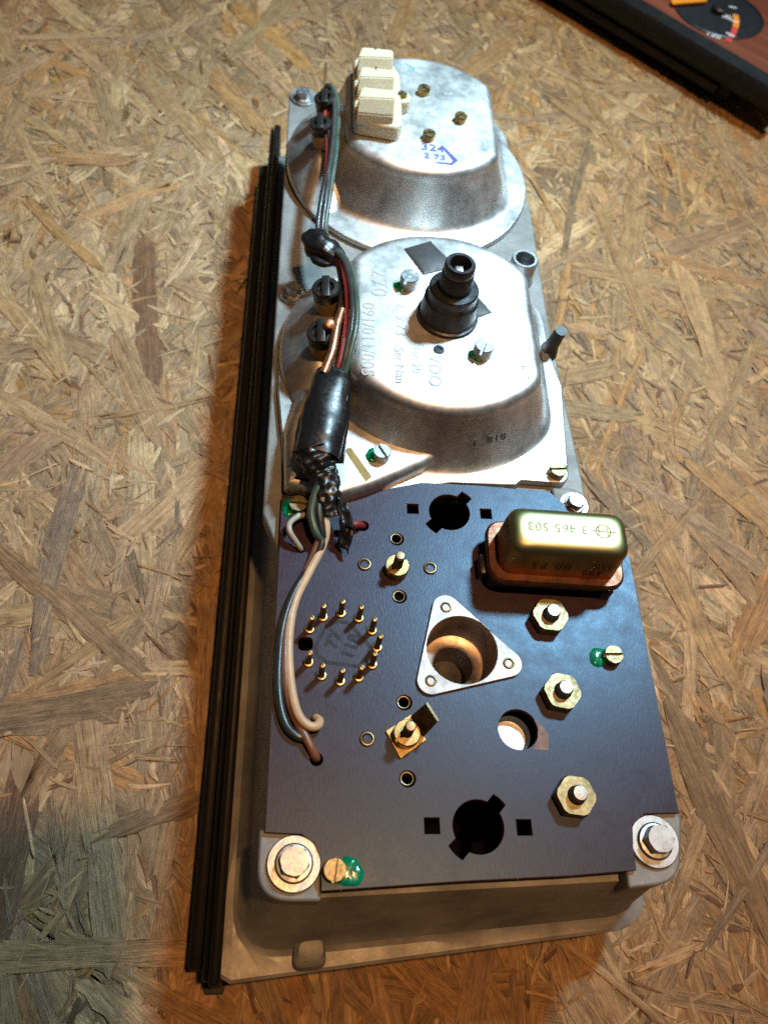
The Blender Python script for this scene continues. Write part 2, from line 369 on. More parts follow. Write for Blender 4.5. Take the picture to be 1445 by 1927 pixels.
while n_s < 285:                                   # the strands that show largest, each a piece of its own
    x, y = random.uniform(-265, 300), random.uniform(-185, 480)
    if -60 < x < 52 and -140 < y < 200: continue
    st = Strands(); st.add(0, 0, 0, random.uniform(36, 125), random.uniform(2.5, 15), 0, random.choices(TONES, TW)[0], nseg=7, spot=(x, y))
    put('wood_strand', st.mesh('wood_strand'), table, (x, y, -0.30 + n_s / 285 * .45), (0, 0, rnd_ang())); n_s += 1

# ------------------------------------------------------------------ the instrument cluster: housing
CL = empty('instrument_cluster', 'upturned metal instrument cluster with two gauge cans, brown circuit board and wiring', 'instrument cluster')
ZB = 70.0
wall_top = round_poly([(-57, -150), (63, -145), (66, -40), (53, 60), (44, 205), (-58, 222)], [9, 9, 8, 20, 14, 9], 6)
def res(poly, n):
    P = [Vector(p) for p in poly] + [Vector(poly[0])]; Ls = [0]
    for a, b in zip(P, P[1:]): Ls.append(Ls[-1] + (b - a).length)
    out = []; k = 0
    for i in range(n):
        d = Ls[-1] * i / n
        while Ls[k + 1] < d: k += 1
        t = (d - Ls[k]) / max(1e-9, Ls[k + 1] - Ls[k]); q = P[k].lerp(P[k + 1], t); out.append((q.x, q.y))
    return out
def quad(fl, fr, x0, x1, y1, r):
    r = r if isinstance(r, list) else [r] * 4
    return res(round_poly([(x0, fl), (x1, fr), (x1, -46), (x1 - 14.5, -24), (x1 - 17, y1), (x0, y1)], [r[0], r[1], 6, 6, r[2], r[3]], 8), 220)
def rg(poly, z): return [(x, y, z) for x, y in poly]
body = [rg(quad(-150, -144.5, -57.5, 66, 218, 6), 62), rg(quad(-153, -146.5, -59, 67, 219, 8), 55), rg(quad(-159, -150, -62.5, 69, 221, 12), 33),
        rg(quad(-162, -151.5, -65.5, 70, 222, 14), 28), rg(quad(-164, -153, -67, 71, 223, 15), 26.6),
        rg(quad(-169.2, -154.3, -69.5, 72, 230, [2, 14, 4, 4]), 26), rg(quad(-170.2, -155.2, -70.0, 73, 231, [2, 14, 4, 4]), 25), rg(quad(-170.2, -155.2, -70.0, 73, 231, [2, 14, 4, 4]), 19), rg(quad(-167, -153, -68, 71, 228, [2, 14, 4, 4]), 17.5), rg(quad(-166, -152, -68, 70, 226, [2, 14, 4, 4]), 1.0)]
body.insert(0, rg(quad(-147, -141.5, -54.5, 63, 215, 5), 62)); body.insert(0, rg(quad(-150, -144, -58, 66, 218, 8), 24))
M_RIM = simple('lit_cast_lip', (0.44, 0.42, 0.385), 0.5, 0.3, 0.45, 70, 0.3, bscale=700)  # paler copy of the cast metal: light painted on the front lip
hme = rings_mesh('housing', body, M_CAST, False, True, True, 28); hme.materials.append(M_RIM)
for q in hme.polygons: q.material_index = 1 if 18.5 * S < q.center.z < 27.4 * S and q.center.y < -135 * S else 0  # lit copy on the front lip only; shaded left side keeps plain metal
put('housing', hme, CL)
deck_out = round_poly([(-57.6, -40), (-64.2, -24), (-64.4, 218), (-64.5, 231), (-50, 231), (-47, 214), (-30, 224), (20, 222), (45, 208), (54, 153), (54, 84), (55.5, 43), (57.6, -5), (57.0, -30), (52, -26), (44, -12), (-50, -12), (-54, -30), (-54, -40)], [1, 2, 2, 8, 8, 3, 8, 14, 14, 14, 10, 4, 3, 2, 2, 2, 2, 2, 0], 5)
deck = put('deck_plate', plate_mesh('deck_plate', deck_out, [], 58, 66, M_CAST, 0.8), CL)
lug_l = round_poly([(-59.2, -131.5), (-59.2, -150.5), (-41, -150.8), (-41, -131.5)], [1, 9, 1, 1], 8)
put('corner_lug', plate_mesh('corner_lug', lug_l, [], 55, 68, M_CAST, 0.8), CL)
lug_r = round_poly([(50, -148), (66.5, -146.5), (71.0, -126), (50, -124)], [1, 11, 3, 1], 8)
put('corner_lug', plate_mesh('corner_lug', lug_r, [], 55, 68, M_CAST, 0.8), CL)
lug_t = round_poly([(44, -24), (56, -26), (57, -8), (44, -8)], [2, 6, 6, 1], 6)
put('corner_lug', plate_mesh('corner_lug', lug_t, [], 60, 68.2, M_CAST, 0.8), CL)
put('cast_boss', rings_mesh('cast_boss', [rg(res(round_poly([(-48, -167.5), (-36.5, -166.5), (-36.5, -157), (-48, -158)], 3, 5), 40), 24), rg(res(round_poly([(-47, -166.2), (-37.3, -165.5), (-37.2, -157), (-47, -158)], 2.6, 5), 40), 30), rg(res(round_poly([(-45.5, -163.8), (-38, -163.2), (-38, -158), (-45.5, -159)], 2.2, 5), 40), 31.2)], M_CAST), CL)
# black edge strips
def strip(name, prof, y0, y1, mat, n=2):
    ys = [y0, y0 + 1.2, y1 - 1.2, y1]; cx = sum(p[0] for p in prof) / len(prof); cz = sum(p[1] for p in prof) / len(prof)
    rr = []
    for k, y in enumerate(ys):
        s = .8 if k in (0, 3) else 1.0
        rr.append([(cx + (x - cx) * s, y, cz + (z - cz) * s) for x, z in prof])
    return put(name, rings_mesh(name, rr, mat, True, True, True, 50), CL)
strip('edge_strip', [(-80.5, 0.3), (-80.5, 16), (-79.6, 17.6), (-76.5, 17.6), (-75.6, 16.2), (-75.6, 0.3)], -165.7, 231, M_STRIP)
strip('edge_bead', [(-75.4, 3), (-75.4, 22), (-75.0, 24.5), (-74.2, 25.2), (-73.6, 24.4), (-73.3, 22), (-73.3, 3)], -169, 256, M_STRIP)
strip('edge_bead', [(-73.1, 3), (-73.1, 25)] + [(-71.2 + 1.9 * math.cos(a), 26.5 + 1.9 * math.sin(a)) for a in [math.pi * (1 - k / 8) for k in range(9)]] + [(-69.3, 3)], -170.5, 254, M_STRIP)
strip('edge_foot', [(-75.5, 0.3), (-75.5, 2.8), (-69, 2.8), (-69, 0.3)], -172.5, 250, M_STRIP)

# ------------------------------------------------------------------ bolts, screws (shared meshes)
ME_WASHER = lathe('washer', [(4.2, 0), (7.5, 0), (7.8, .3), (7.8, 1.0), (7.5, 1.3), (4.2, 1.3)], M_STEEL, 44, False, False)
ME_FLANGE = lathe('bolt_flange', [(5.4, 1.3), (5.5, 1.8), (5.0, 2.3), (3.5, 2.5)], M_STEEL, 40)
ME_BHEAD = hex_mesh('bolt_head', 7.6, 2.2, 6.4, M_STEEL, .6)
def bolt(x, y, z, rot, s=1.0, washer=True, mat=None):
    b = put('hex_bolt', ME_BHEAD, CL, (x, y, z), (0, 0, rot)); b.scale = (s, s, s)
    put('bolt_flange', ME_FLANGE, b)
    if washer: put('washer', ME_WASHER, b)
    return b
bolt(-48.9, -141, 68.05, .25); bolt(59.9, -135, 68.05, .5); bolt(51.2, -16.0, 68.25, .1, .72)
bolt(-57.4, 84, 66.05, .3, .78); bolt(-57.6, 221, 66.05, .6, .78)
def slot_head(name, r, h, slot_w, slot_d, mat):
    """round cheese head with a real slot"""
    n = 40; top = []; bm = bmesh.new(); me = D.meshes.new(name)
    for sgn in (1, -1):
        pts = [(r * math.cos(a), r * math.sin(a)) for a in [math.asin(slot_w / 2 / r) + (math.pi - 2 * math.asin(slot_w / 2 / r)) * k / n for k in range(n + 1)]]
        pts = [(x, y * sgn) for x, y in pts]
        ins = [(x * .93, slot_w / 2 * sgn + (y - slot_w / 2 * sgn) * .93) for x, y in pts]
        lo = [bm.verts.new((x * S, y * S, (h - slot_d) * S)) for x, y in pts]; mid = [bm.verts.new((x * S, y * S, (h - .35) * S)) for x, y in pts]; hi = [bm.verts.new((x * S, y * S, h * S)) for x, y in ins]
        for A, B in ((lo, mid), (mid, hi)):
            for i in range(len(A)): k = (i + 1) % len(A); bm.faces.new((A[i], A[k], B[k], B[i]))
        bm.faces.new(hi)
    ring0 = [bm.verts.new((r * math.cos(2 * math.pi * i / n) * S, r * math.sin(2 * math.pi * i / n) * S, 0)) for i in range(n)]
    ring1 = [bm.verts.new((r * math.cos(2 * math.pi * i / n) * S, r * math.sin(2 * math.pi * i / n) * S, (h - slot_d) * S)) for i in range(n)]
    for i in range(n): k = (i + 1) % n; bm.faces.new((ring0[i], ring0[k], ring1[k], ring1[i]))
    bm.faces.new(ring1)
    bmesh.ops.recalc_face_normals(bm, faces=bm.faces); bm.to_mesh(me); bm.free(); me.materials.append(mat)
    me.polygons.foreach_set('use_smooth', [True] * len(me.polygons)); me.set_sharp_from_angle(angle=math.radians(30)); return me
ME_SCREW = slot_head('slotted_screw', 3.3, 3.2, 1.0, 1.5, M_CHROM)
ME_SCREWS = slot_head('slotted_screw', 3.6, 5.4, 1.2, 2.0, M_STEEL)
ME_SCREWB = slot_head('slotted_screw', 2.9, 3.2, .9, 1.4, M_BRASS)
def lacquer(x, y, z, pts, seed):
    n = 36; rr = []
    for q, h in ((1.0, 0), (.95, .3), (.72, .55), (.35, .7)):
        ring = []
        for i in range(n):
            a = 2 * math.pi * i / n; k = 1 + q * (.10 * math.sin(2 * a + seed) + .07 * math.sin(3 * a + 2 * seed) + .03 * math.sin(7 * a + seed))
            ring.append((pts[0] * q * k * math.cos(a), pts[1] * q * k * math.sin(a), h * (1 + .15 * math.sin(5 * a + seed))))
        rr.append(ring)
    put('lacquer_seal', rings_mesh('lacquer_seal', rr, M_GREEN, False, True, True, 80), CL, (x, y, z))

# ------------------------------------------------------------------ gauge plates and cans
def tag_plate(name, outline, z0, z1, bev): return put(name, plate_mesh(name, outline, [], z0, z1, M_PLATE, bev), CL)
tag_plate('gauge_plate', circle(-5, 168, 57.5, 96), 66.05, 69.2, 1.0)
p2 = round_poly([(5, -9), (29.5, -8.6), (32, -6.4), (50.6, -6.8), (54, 41), (50, 62), (44, 82), (30, 98), (8, 106), (-20, 104), (-42, 92), (-56, 72), (-62, 50), (-61.6, 30), (-59, 8), (-56.6, -15.5), (-36, -17.8)], [1, 2, 2, 5] + [10] * 10 + [8, 2, 2], 6)
tag_plate('gauge_plate', p2, 66.1, 69.5, 0.7)
fold = round_poly([(-57.0, -17.0), (-37, -21.0), (-26, -16.4), (-17, -11.6), (-6, -5.4), (6.0, 2.0), (14, 26), (-30, 36), (-54, 26), (-58, 6)], [2, 3, 8, 8, 8, 5, 3, 3, 3, 4], 6)
put('raised_shelf', plate_mesh('raised_shelf', fold, [], 66.6, 76.0, M_PLATE, 3.6, 6), CL)
def can_outline(cx, cy, R, wl, wr):
    al = math.acos(wr / R); be = math.acos(wl / R)
    pts = []
    for k in range(60): a = al + (math.pi - be - al) * k / 59; pts.append((cx + R * math.cos(a), cy + R * math.sin(a)))
    for k in range(60): a = math.pi + be + (math.pi - al - be) * k / 59; pts.append((cx + R * math.cos(a), cy + R * math.sin(a)))
    rr = [7 if k in (0, 59, 60, 119) else 0 for k in range(120)]
    # round the four corners
    P = [Vector(p) for p in res(pts, 240)]
    for _ in range(14): P = [(P[i - 1] + P[i] * 2 + P[(i + 1) % 240]) / 4 for i in range(240)]
    return [(p.x, p.y) for p in P]
def can(name, cx, cy, R, wl, wr, z0, z1, fil, draft, mat, lab=None):
    base = can_outline(cx, cy, R, wl, wr); rr = [rg(offset_poly(base, d), z) for d, z in ((13.0, z0), (10.6, z0 + .5), (8.6, z0 + 1.8), (7.4, z0 + 3.6), (6.2, z0 + 6.4), (3.4, z0 + 13), (1.2, z0 + 18.2), (0.35, z1 - fil - 1.2), (0, z1 - fil))]
    for k in range(1, 7):
        a = math.pi / 2 * k / 6; rr.append(rg(offset_poly(base, -fil * (1 - math.cos(a))), z1 - fil + fil * math.sin(a)))
    last = offset_poly(base, -fil - 1.2); rr.append(rg(last, z1 + .05))
    rr.append(rg([(cx + (x - cx) * .5, cy + (y - cy) * .5) for x, y in last], z1 + .25))
    me = rings_mesh(name, rr, mat, False, True, True, 40)
    o = put(name, me, CL)
    if lab: o['label'] = lab
    return o
ZC = 95.0
can1 = can('gauge_can', -2.6, 177.6, 43.6, 35.6, 35.0, 68.8, ZC, 4.5, 1.6, M_CAN, 'gauge can with cream connector and blue stamp')
can2 = can('gauge_can', 0.6, 50.6, 46.2, 36.6, 36.6, 68.8, ZC, 4.5, 1.6, M_CAN, 'speedometer can with black cable stub')
def shroud(cx, cy, a0, a1, prof):
    rings = []
    for r, z in prof: rings.append([(cx + r * math.cos(a0 + (a1 - a0) * i / 40), cy + r * math.sin(a0 + (a1 - a0) * i / 40), 68 + (z - 68) * min(1, i / 12, (40 - i) / 12) ** .7) for i in range(41)])
    put('lamp_shroud', rings_mesh('lamp_shroud', rings, M_PLATE, False, False, False, 50), CL)
shroud(-3, 50, math.radians(128), math.radians(222), [(58.5, 68), (58.6, 71), (57.5, 72.4), (54, 74.5), (49, 79.5), (45.5, 81.5), (36, 82)])
shroud(-5, 170, math.radians(126), math.radians(226), [(58.5, 68), (58.6, 71), (57.5, 72.4), (54, 74.5), (49, 79.5), (45.5, 81.5), (34, 82)])

# speedometer can fittings
st = put('cable_stub', lathe('cable_stub', [(11.6, 0), (11.9, .6), (11.6, 1.3), (10.8, 1.6), (10.6, 5), (10.2, 9.5), (9.4, 10.2), (9.4, 10.6), (9.2, 11.4), (9.3, 12.2), (9.3, 14.4), (8.8, 15.0), (6.3, 15.1), (6.2, 16.4), (5.9, 22), (5.5, 22.6), (5.55, 23.2), (5.6, 26.0), (5.2, 26.6), (4.0, 26.6), (3.8, 26.0), (3.6, 18)], M_DARKMET, 56), CL, (1.6, 50.0, ZC + .2), (0, 0, 0))
put('square_drive', box_mesh('square_drive', -1.4, 1.4, -1.4, 1.4, 17, 24, M_STEEL, .2), st)
for pts, nm in (([(-13.8, 84.8), (-2.9, 90.4), (6.6, 77.0), (-6.6, 71.0)], 'a'), ([(11.4, 62.5), (14.4, 61.0), (19.4, 53.3), (9.0, 47.6), (6, 52)], 'b')):
    o = put('sealing_patch', rings_mesh('sealing_patch', [rg(pts, ZC), rg(pts, ZC + .5), rg(offset_poly(pts, -1.1), ZC + 1.1)], M_PATCH), CL)
for x, y, r in ((-12.9, 64.5, 1.0), (13.7, 31.8, 1.2)):
    put('slotted_screw', ME_SCREWS, can2, (x, y, ZC + .1), (0, 0, r))
lacquer(-15.6, 63.6, ZC + .2, (3.2, 2.6), 3); lacquer(11.9, 31.0, ZC + .2, (3.2, 3.0), 9)
put('vent_hole', lathe('vent_hole', [(2.2, 0), (2.0, .5), (1.3, .5), (1.2, .12)], M_DARKMET, 24), can2, (-2.5, 32.6, ZC + .15))
def lettering(txt, size, x, y, z, rot, mat, parent, spacing=1.0, depth=.05, tilt=(0, 0), lab=None, bold=0.0):
    o = put('lettering', text_mesh(txt, size, mat, depth, spacing, bold), parent, (x, y, z), (tilt[0], tilt[1], rot))
    if lab: o['label'] = lab
RD = math.radians
lettering('270', 9.0, -24.5, 65, ZC + .22, RD(-91), M_INK, can2, 1.15)
lettering('091/011/005', 6.8, -29.0, 36.0, ZC + .14, RD(-91), M_INK, can2, 1.05)
lettering('2. 9.73', 6.0, -16.3, 46.5, ZC + .24, RD(-93), M_INK, can2, 1.05)
lettering('Ser.Nan', 5.2, -17.5, 24, ZC + .24, RD(-90), M_INK, can2, 1.0)
lettering('Nr. 20', 4.6, -11.3, 27, ZC + .26, RD(-92), M_INK, can2, 1.0)
lettering('VDO', 6.6, -4.6, 22.5, ZC + .27, RD(-92), M_INK, can2, 1.1)
put('stamp_ring', rings_mesh('stamp_ring', [[(6.2 * math.cos(RD(100 + 175 * i / 40)), 6.2 * math.sin(RD(100 + 175 * i / 40)), 0) for i in range(41)], [(6.5 * math.cos(RD(100 + 175 * i / 40)), 6.5 * math.sin(RD(100 + 175 * i / 40)), .02) for i in range(41)]], M_INK, False, False, False), can2, (-12.5, 64, ZC + .28))
lettering('GHT', 3.6, -17.3, 63.5, ZC + .3, RD(-80), M_INK, can2, 1.0)
dots = []; df = []
for r in range(5):
    for k in range(30):
        x, y = -21 + r * 2.0 + (6.5 if r > 2 else 0), 20 + k * 1.15
        if random.random() < .25: continue
        b = len(dots); dots += [(x + .16 * math.cos(q * math.pi / 2), y + .16 * math.sin(q * math.pi / 2), 0) for q in range(4)]; df.append((b, b + 1, b + 2, b + 3))
put('dot_matrix', mk('dot_matrix', dots, df, M_INK, 0), can2, (0, 0, ZC + .3), kind='stuff')
for k, (x, y, s) in enumerate(((29.0, 27.0, 3.4), (30.0, 22.0, 2.8))):
    lettering('A' if k == 0 else '*', s, x, y, ZC + .12, RD(-70), M_INKD, can2)
lettering('1  818', 4.6, 17.2, 2.7, 81.6, RD(19), M_CASTINK, can2, 1.2, .3, tilt=(RD(70), 0))
# plate screws and paint
put('slotted_screw', ME_SCREWS, CL, (-22.4, -3.6, 75.9), (0, 0, RD(120))).scale = (.9, .9, .75); lacquer(-25.6, -3.2, 76.0, (2.6, 3.0), 5)
put('slotted_screw', ME_SCREW, CL, (45.9, -2.4, 69.5), (0, 0, RD(5))); lacquer(48.0, -0.6, 69.5, (2.6, 2.8), 6)
pmk = [at(648, 846, 76), at(660, 842, 76), at(700, 898, 76), at(688, 906, 76)]
put('paint_mark', plate_mesh('paint_mark', round_poly([(q.x, q.y) for q in pmk], .5, 3), [], 76.02, 76.12, M_OCHRE), CL)
# right-hand spigots
put('guide_tube', lathe('guide_tube', [(6.6, 0), (6.6, 1), (5.9, 1.6), (5.8, 12.5), (5.3, 13), (4.4, 13), (4.2, 12), (4.2, 1)], M_STEEL, 40), CL, (42.6, 103.5, 66))
p0, p1 = at(1030, 662, 67), at(1056, 621, 82)
put('black_peg', tube_mesh('black_peg', [p0, p0.lerp(p1, .35), p0.lerp(p1, .7), p1], [4.4, 3.0, 2.7, 2.6], M_BLACK, 24, 4), CL)

# ------------------------------------------------------------------ top gauge can: screws, stamps, connector
for x, y, r in ((-1.5, 190.3, 2.4), (14.8, 172.2, .6), (-.6, 157.0, .3)):
    put('slotted_screw', ME_SCREWB, can1, (x, y, ZC + .1), (0, 0, r))
lettering('324', 6.4, 1.0, 150.6, ZC + .2, RD(-3), M_BLUEINK, can1, 1.15, bold=.12)
lettering('2 73', 4.8, 1.6, 144.6, ZC + .16, RD(-3), M_BLUEINK, can1, 1.15, bold=.1)
def stroke_loop(name, pts, wdt, mat, parent, z, closed=False):
    P = [Vector(p) for p in pts]; n = len(P); L = []; Rr = []
    for i, p in enumerate(P):
        a = P[i - 1] if (closed or i) else p; b = P[(i + 1) % n] if (closed or i < n - 1) else p
        d = (b - a).normalized(); nn = Vector((-d.y, d.x)); ww = wdt[i] if isinstance(wdt, list) else wdt
        L.append((p.x + nn.x * ww / 2, p.y + nn.y * ww / 2, z)); Rr.append((p.x - nn.x * ww / 2, p.y - nn.y * ww / 2, z + .01))
    f = [(i, (i + 1) % n, n + (i + 1) % n, n + i) for i in range(n if closed else n - 1)]
    put(name, mk(name, L + Rr, f, mat, 0), parent)
stroke_loop('stamp_outline', [(-6.6, 152.0), (-4.8, 155.4), (-1.5, 155.6), (3.6, 154.4), (5.2, 152.8)], [.9, .5, .5, .7, 1.0], M_TEALINK, can1, ZC + .17)
stroke_loop('stamp_outline', [(5.2, 152.8), (8.4, 147.6), (10.8, 143.6), (9.0, 140.8), (2.0, 141.0)], [1.2, 1.8, 2.2, 1.6, .6], M_BLUEINK, can1, ZC + .17)
stroke_loop('stamp_outline', [(-13.0, 210.0), (-9.0, 213.2), (-5.6, 210.0), (-3.0, 202.0), (-8, 201.5), (-12, 203.5)], [.5, .8, 1.2, 1.5, .6, .5], M_TEALINK, can1, ZC + .12)
lettering('18', 5.0, -8.6, 206.8, ZC + .14, RD(-4), M_TEALINK, can1)
lettering('811', 6.5, -1.2, 176.8, ZC + .27, RD(176), simple('faint_ink', (0.56, 0.55, 0.54), .6, .6, .1), can1, 1.15)
lettering('ABCDE'.replace('ABCDE', '2 1 7'), 5.4, 11.5, 186, ZC + .22, RD(-80), M_INK, can1, 1.4)
con = put('connector', plate_mesh('connector', round_poly([(-34.6, 154.5), (-15.6, 152.0), (-13.2, 155.5), (-13.4, 192), (-18, 202.5), (-33, 202.5), (-34.8, 199)], [3, 3, 3, 4, 3, 3, 2], 5), [], ZC + .05, ZC + 7.5, M_NYLON, 1.6, 4), CL, label='cream nylon plug connector with three stepped sockets')
put('connector_ear', plate_mesh('connector_ear', circle(-13.0, 176.8, 4.6, 28), [], ZC + .1, ZC + 6.5, M_NYLON, 1.2, 3), con)
put('slotted_screw', ME_SCREWB, con, (-12.8, 176.6, ZC + 5.0), (0, 0, .8)).scale = (.75, .75, .9)
for k, y in enumerate((160.0, 175.0, 190.0)):
    x0_, x1_, ya, yb, zt = -33.8, -17.8, y - 5.6, y + 5.0, ZC + 16.4
    vv = [(x0_, ya - .6, ZC + 6), (x1_, ya - .6, ZC + 6), (x1_, yb, ZC + 6), (x0_, yb, ZC + 6), (x0_, ya, zt - 5.5), (x1_, ya, zt - 5.5), (x1_, yb, zt), (x0_ + 2.2, yb, zt), (x0_ + .4, ya + 3.6, zt - .6), (x1_, ya + 4.2, zt)]
    ff = [(0, 1, 5, 4), (1, 2, 6, 9, 5), (2, 3, 7, 6), (3, 0, 4, 8, 7), (4, 5, 8), (5, 9, 8), (8, 9, 6, 7)]
    sm = mk('socket_block', vv, ff, M_NYLON, 0); bm = bmesh.new(); bm.from_mesh(sm); bmesh.ops.bevel(bm, geom=bm.edges[:], offset=.5 * S, segments=2, affect='EDGES'); bm.to_mesh(sm); bm.free()
    sk = put('socket_block', sm, con)
    if k > 0: put('socket_slit', box_mesh('socket_slit', -26.2, -25.4, y + 3.9, y + 5.2, ZC + 11.0, ZC + 16.6, M_BLACK), con)

# ------------------------------------------------------------------ circuit board
bo = [(-57.7, -18.4), (-48, -18.4), (-36, -18.6), (-25, -15), (-6.5, -10.0), (15, -10.1), (42, -11.2), (46, -15.2), (52.2, -20.6), (60, -28.5), (68.8, -37.4), (69.0, -126.8), (57.6, -127.1), (53.4, -130.6), (52.5, -137), (52.4, -143.2), (32, -144.6), (-2, -146.0), (-41.0, -148.3), (-41.4, -139.5), (-43.4, -135.6), (-47.0, -133.2), (-57.5, -132.7)]
def bayonet(cx, cy, r):
    pts = []
    for k in range(72):
        a = 2 * math.pi * k / 72; d = math.degrees(a) % 360; q = r
        for c in (47, 227):
            if abs(d - c) < 17: q = r + 3.0
        pts.append((cx + q * math.cos(a), cy + q * math.sin(a)))
    return pts
def sq(cx, cy, h): return [(cx - h, cy - h), (cx + h, cy - h), (cx + h, cy + h), (cx - h, cy + h)]
EY = [(-16.8, -34.4), (-16.5, -56.7), (-16.0, -93.6), (-15.7, -117.3)]
CUP = (4.0, -75.6)
BH = (20.6, -101.6)
holes = [bayonet(3.1, -22.2, 7.5), bayonet(5.4, -131.0, 7.8), sq(-10.4, -21.5, 2.1), sq(16.7, -22.2, 2.1), sq(-8.6, -130.8, 2.3), sq(19.4, -131.2, 2.3)]
holes += [circle(x + .25, y, 2.5, 24) for x, y in EY]
holes += [round_poly([(-50, -72.4), (-45.3, -72.4), (-45.2, -77), (-50, -77)], 1.6, 4), circle(-43.4, -99.6, 1.9, 16), circle(-43.2, -111.8, 2.0, 16), circle(-28.6, -29.6, 2.1, 16), circle(-50.2, -40.0, 1.5, 16)]
holes += [circle(*CUP, 12.6, 40), circle(*BH, 6.5, 40)]
bme = plate_mesh('circuit_board', bo, holes, ZB - 2.6, ZB, M_BOARD, 0.12, 1); bme.materials.append(M_CUT)
for q in bme.polygons: q.material_index = 1 if abs(q.normal.z) < .4 else 0
board = put('circuit_board', bme, CL, label='dark brown phenolic circuit board with cut-outs, pins and nuts')
# dark well under the board (floor of the third gauge) and the bulb tubes seen through the holes
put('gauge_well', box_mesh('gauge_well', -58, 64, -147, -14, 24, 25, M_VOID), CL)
M_EDGE = simple('board_chip', (0.24, 0.15, 0.125), 0.6, 0, .25, 260, .1)
put('chipped_corner', plate_mesh('chipped_corner', [(26.2, -98.3), (28.4, -99.8), (30.4, -103.4), (29.6, -108.1), (24.8, -107.9), (26.6, -104.6), (27.15, -101.2)], [], ZB + .02, ZB + .07, M_EDGE), board)
put('bulb_tube', lathe('bulb_tube', [(6.4, 66.4), (6.0, 64.5), (5.6, 63.2)], M_STEEL, 40, False, True), CL, (BH[0] - 1.6, BH[1] - 1.0, 0))
ME_EY = lathe('eyelet', [(1.5, -2.2), (1.55, .05), (1.75, .3), (2.0, .35), (2.15, .2), (2.2, -.3), (2.2, -2)], M_BRASSD, 28, False, False)
for x, y in EY: put('eyelet', ME_EY, board, (x, y, ZB))
ME_RV = lathe('rivet', [(2.35, 0), (2.4, .35), (2.1, .7), (1.75, .75), (1.5, .5), (1.3, -.1), (.8, -.5), (.3, -.55)], M_BRASSD, 28, False, True)
for x, y in ((-28.1, -45.0), (-5.1, -45.5), (-27.7, -105.4)): put('rivet', ME_RV, board, (x, y, ZB))
ME_PIN = lathe('contact_pin', [(1.75, 0), (1.8, .35), (1.55, .7), (1.05, .8), (.98, 1.2), (.96, 9.0), (.8, 9.6), (.45, 9.7), (.38, 9.2)], M_BRASS, 20)
for k in range(11):
    a = RD(150.5 - k * 30.15)
    pc = put('contact_pin', ME_PIN, board, (-36.15 + 11.85 * math.cos(a), -75.35 + 11.75 * math.sin(a), ZB), (random.uniform(-.03, .03), random.uniform(-.03, .03), random.uniform(0, 6)))
# hex nuts with studs
ME_NUT = hex_mesh('hex_nut', 11.2, 0, 4.8, M_CHROM, .6, 2.9)
def threaded(name, r, h, mat, pitch=.7):
    pr = [(r * .9, 0)]; z = .2
    while z < h - .8: pr += [(r * .9, z), (r, z + pitch * .5)]; z += pitch
    pr += [(r * .9, h - .5), (r * .82, h - .05), (r * .5, h)]
    return lathe(name, pr, mat, 28, True, True, 60)
ME_STUD = threaded('stud', 2.55, 8.6, M_STUD)
for x, y, r in ((34.6, -63.6, .45), (35.3, -90.2, .35), (35.3, -122.8, .4)):
    nb = put('hex_nut', ME_NUT, CL, (x, y, ZB), (0, 0, r)); put('stud', ME_STUD, nb)
ME_RN = slot_head('slotted_nut', 4.2, 4.2, .9, 1.5, M_BRASS)
ME_STUD2 = threaded('stud', 1.7, 11.5, M_BRASSD, .55)
rn = put('slotted_nut', ME_RN, CL, (-17.2, -46.8, ZB), (0, 0, RD(42))); put('stud', ME_STUD2, rn)
rn = put('slotted_nut', ME_RN, CL, (-15.9, -104.6, ZB + .9), (0, 0, RD(35))); put('stud', ME_STUD2, rn)
tt = put('spade_terminal', plate_mesh('spade_terminal', [(-22.0, -103.0), (-17.6, -111.4), (-9.3, -105.6), (-13.8, -97.6)], [], ZB + .05, ZB + .9, M_BRASS, .1), CL)
bl0, bl1, tl0, tl1 = Vector((-13.8, -97.6, ZB + .5)), Vector((-9.3, -105.6, ZB + .5)), at(*[480 + 1118 / 3.44, 1280 + 145 / 3.44], 82), at(480 + 1192 / 3.44, 1280 + 262 / 3.44, 82)
nm = (bl1 - bl0).cross(tl0 - bl0).normalized() * .8
a0, a1 = bl0.lerp(bl1, .06), bl0.lerp(bl1, .86); b0, b1 = a0.lerp(tl0, .9), a1.lerp(tl1, .95)
mid = tl0.lerp(tl1, .45)
blade = [a0, a1, b1, tl1, tl0 + (tl1 - tl0) * .2, tl0, b0]
put('terminal_blade', rings_mesh('terminal_blade', [[tuple(p) for p in blade], [tuple(p + nm) for p in blade]], M_BRASSD, True, True, True, 20), tt)
ctr = (a0 + a1 + tl0 + tl1) / 4
# slotted board screws + lacquer
put('slotted_screw', ME_SCREW, CL, (-51.7, -23.3, ZB), (0, 0, RD(-6))); lacquer(-54.8, -23.6, ZB, (3.0, 3.6), 4)
put('slotted_screw', ME_SCREW, CL, (55.4, -76.6, ZB), (0, 0, RD(2))); lacquer(51.2, -76.6, ZB, (3.4, 3.6), 7)
put('slotted_screw', ME_SCREW, CL, (-37.4, -143.2, ZB), (0, 0, RD(83))); lacquer(-33.4, -143.4, ZB, (4.0, 4.4), 8)
# stamp on the board
oct_ = [(-44.5, -75.5), (-41.2, -68.8), (-38.0, -66.6), (-33.8, -66.8), (-31.6, -69.2), (-26.6, -75.0), (-27.2, -78.2), (-30.6, -82.0), (-35.0, -81.4), (-40.5, -80.9), (-43.6, -78.6)]
stroke_loop('stamp_outline', oct_, 1.2, M_NAVY, board, ZB + .03, True)
lettering('77', 5.4, -38.4, -73.0, ZB + .04, RD(70), M_NAVY, board, 1.2, .02, bold=.28)
lettering('118', 5.4, -32.6, -75.2, ZB + .04, RD(70), M_NAVY, board, 1.1, .02, bold=.28)

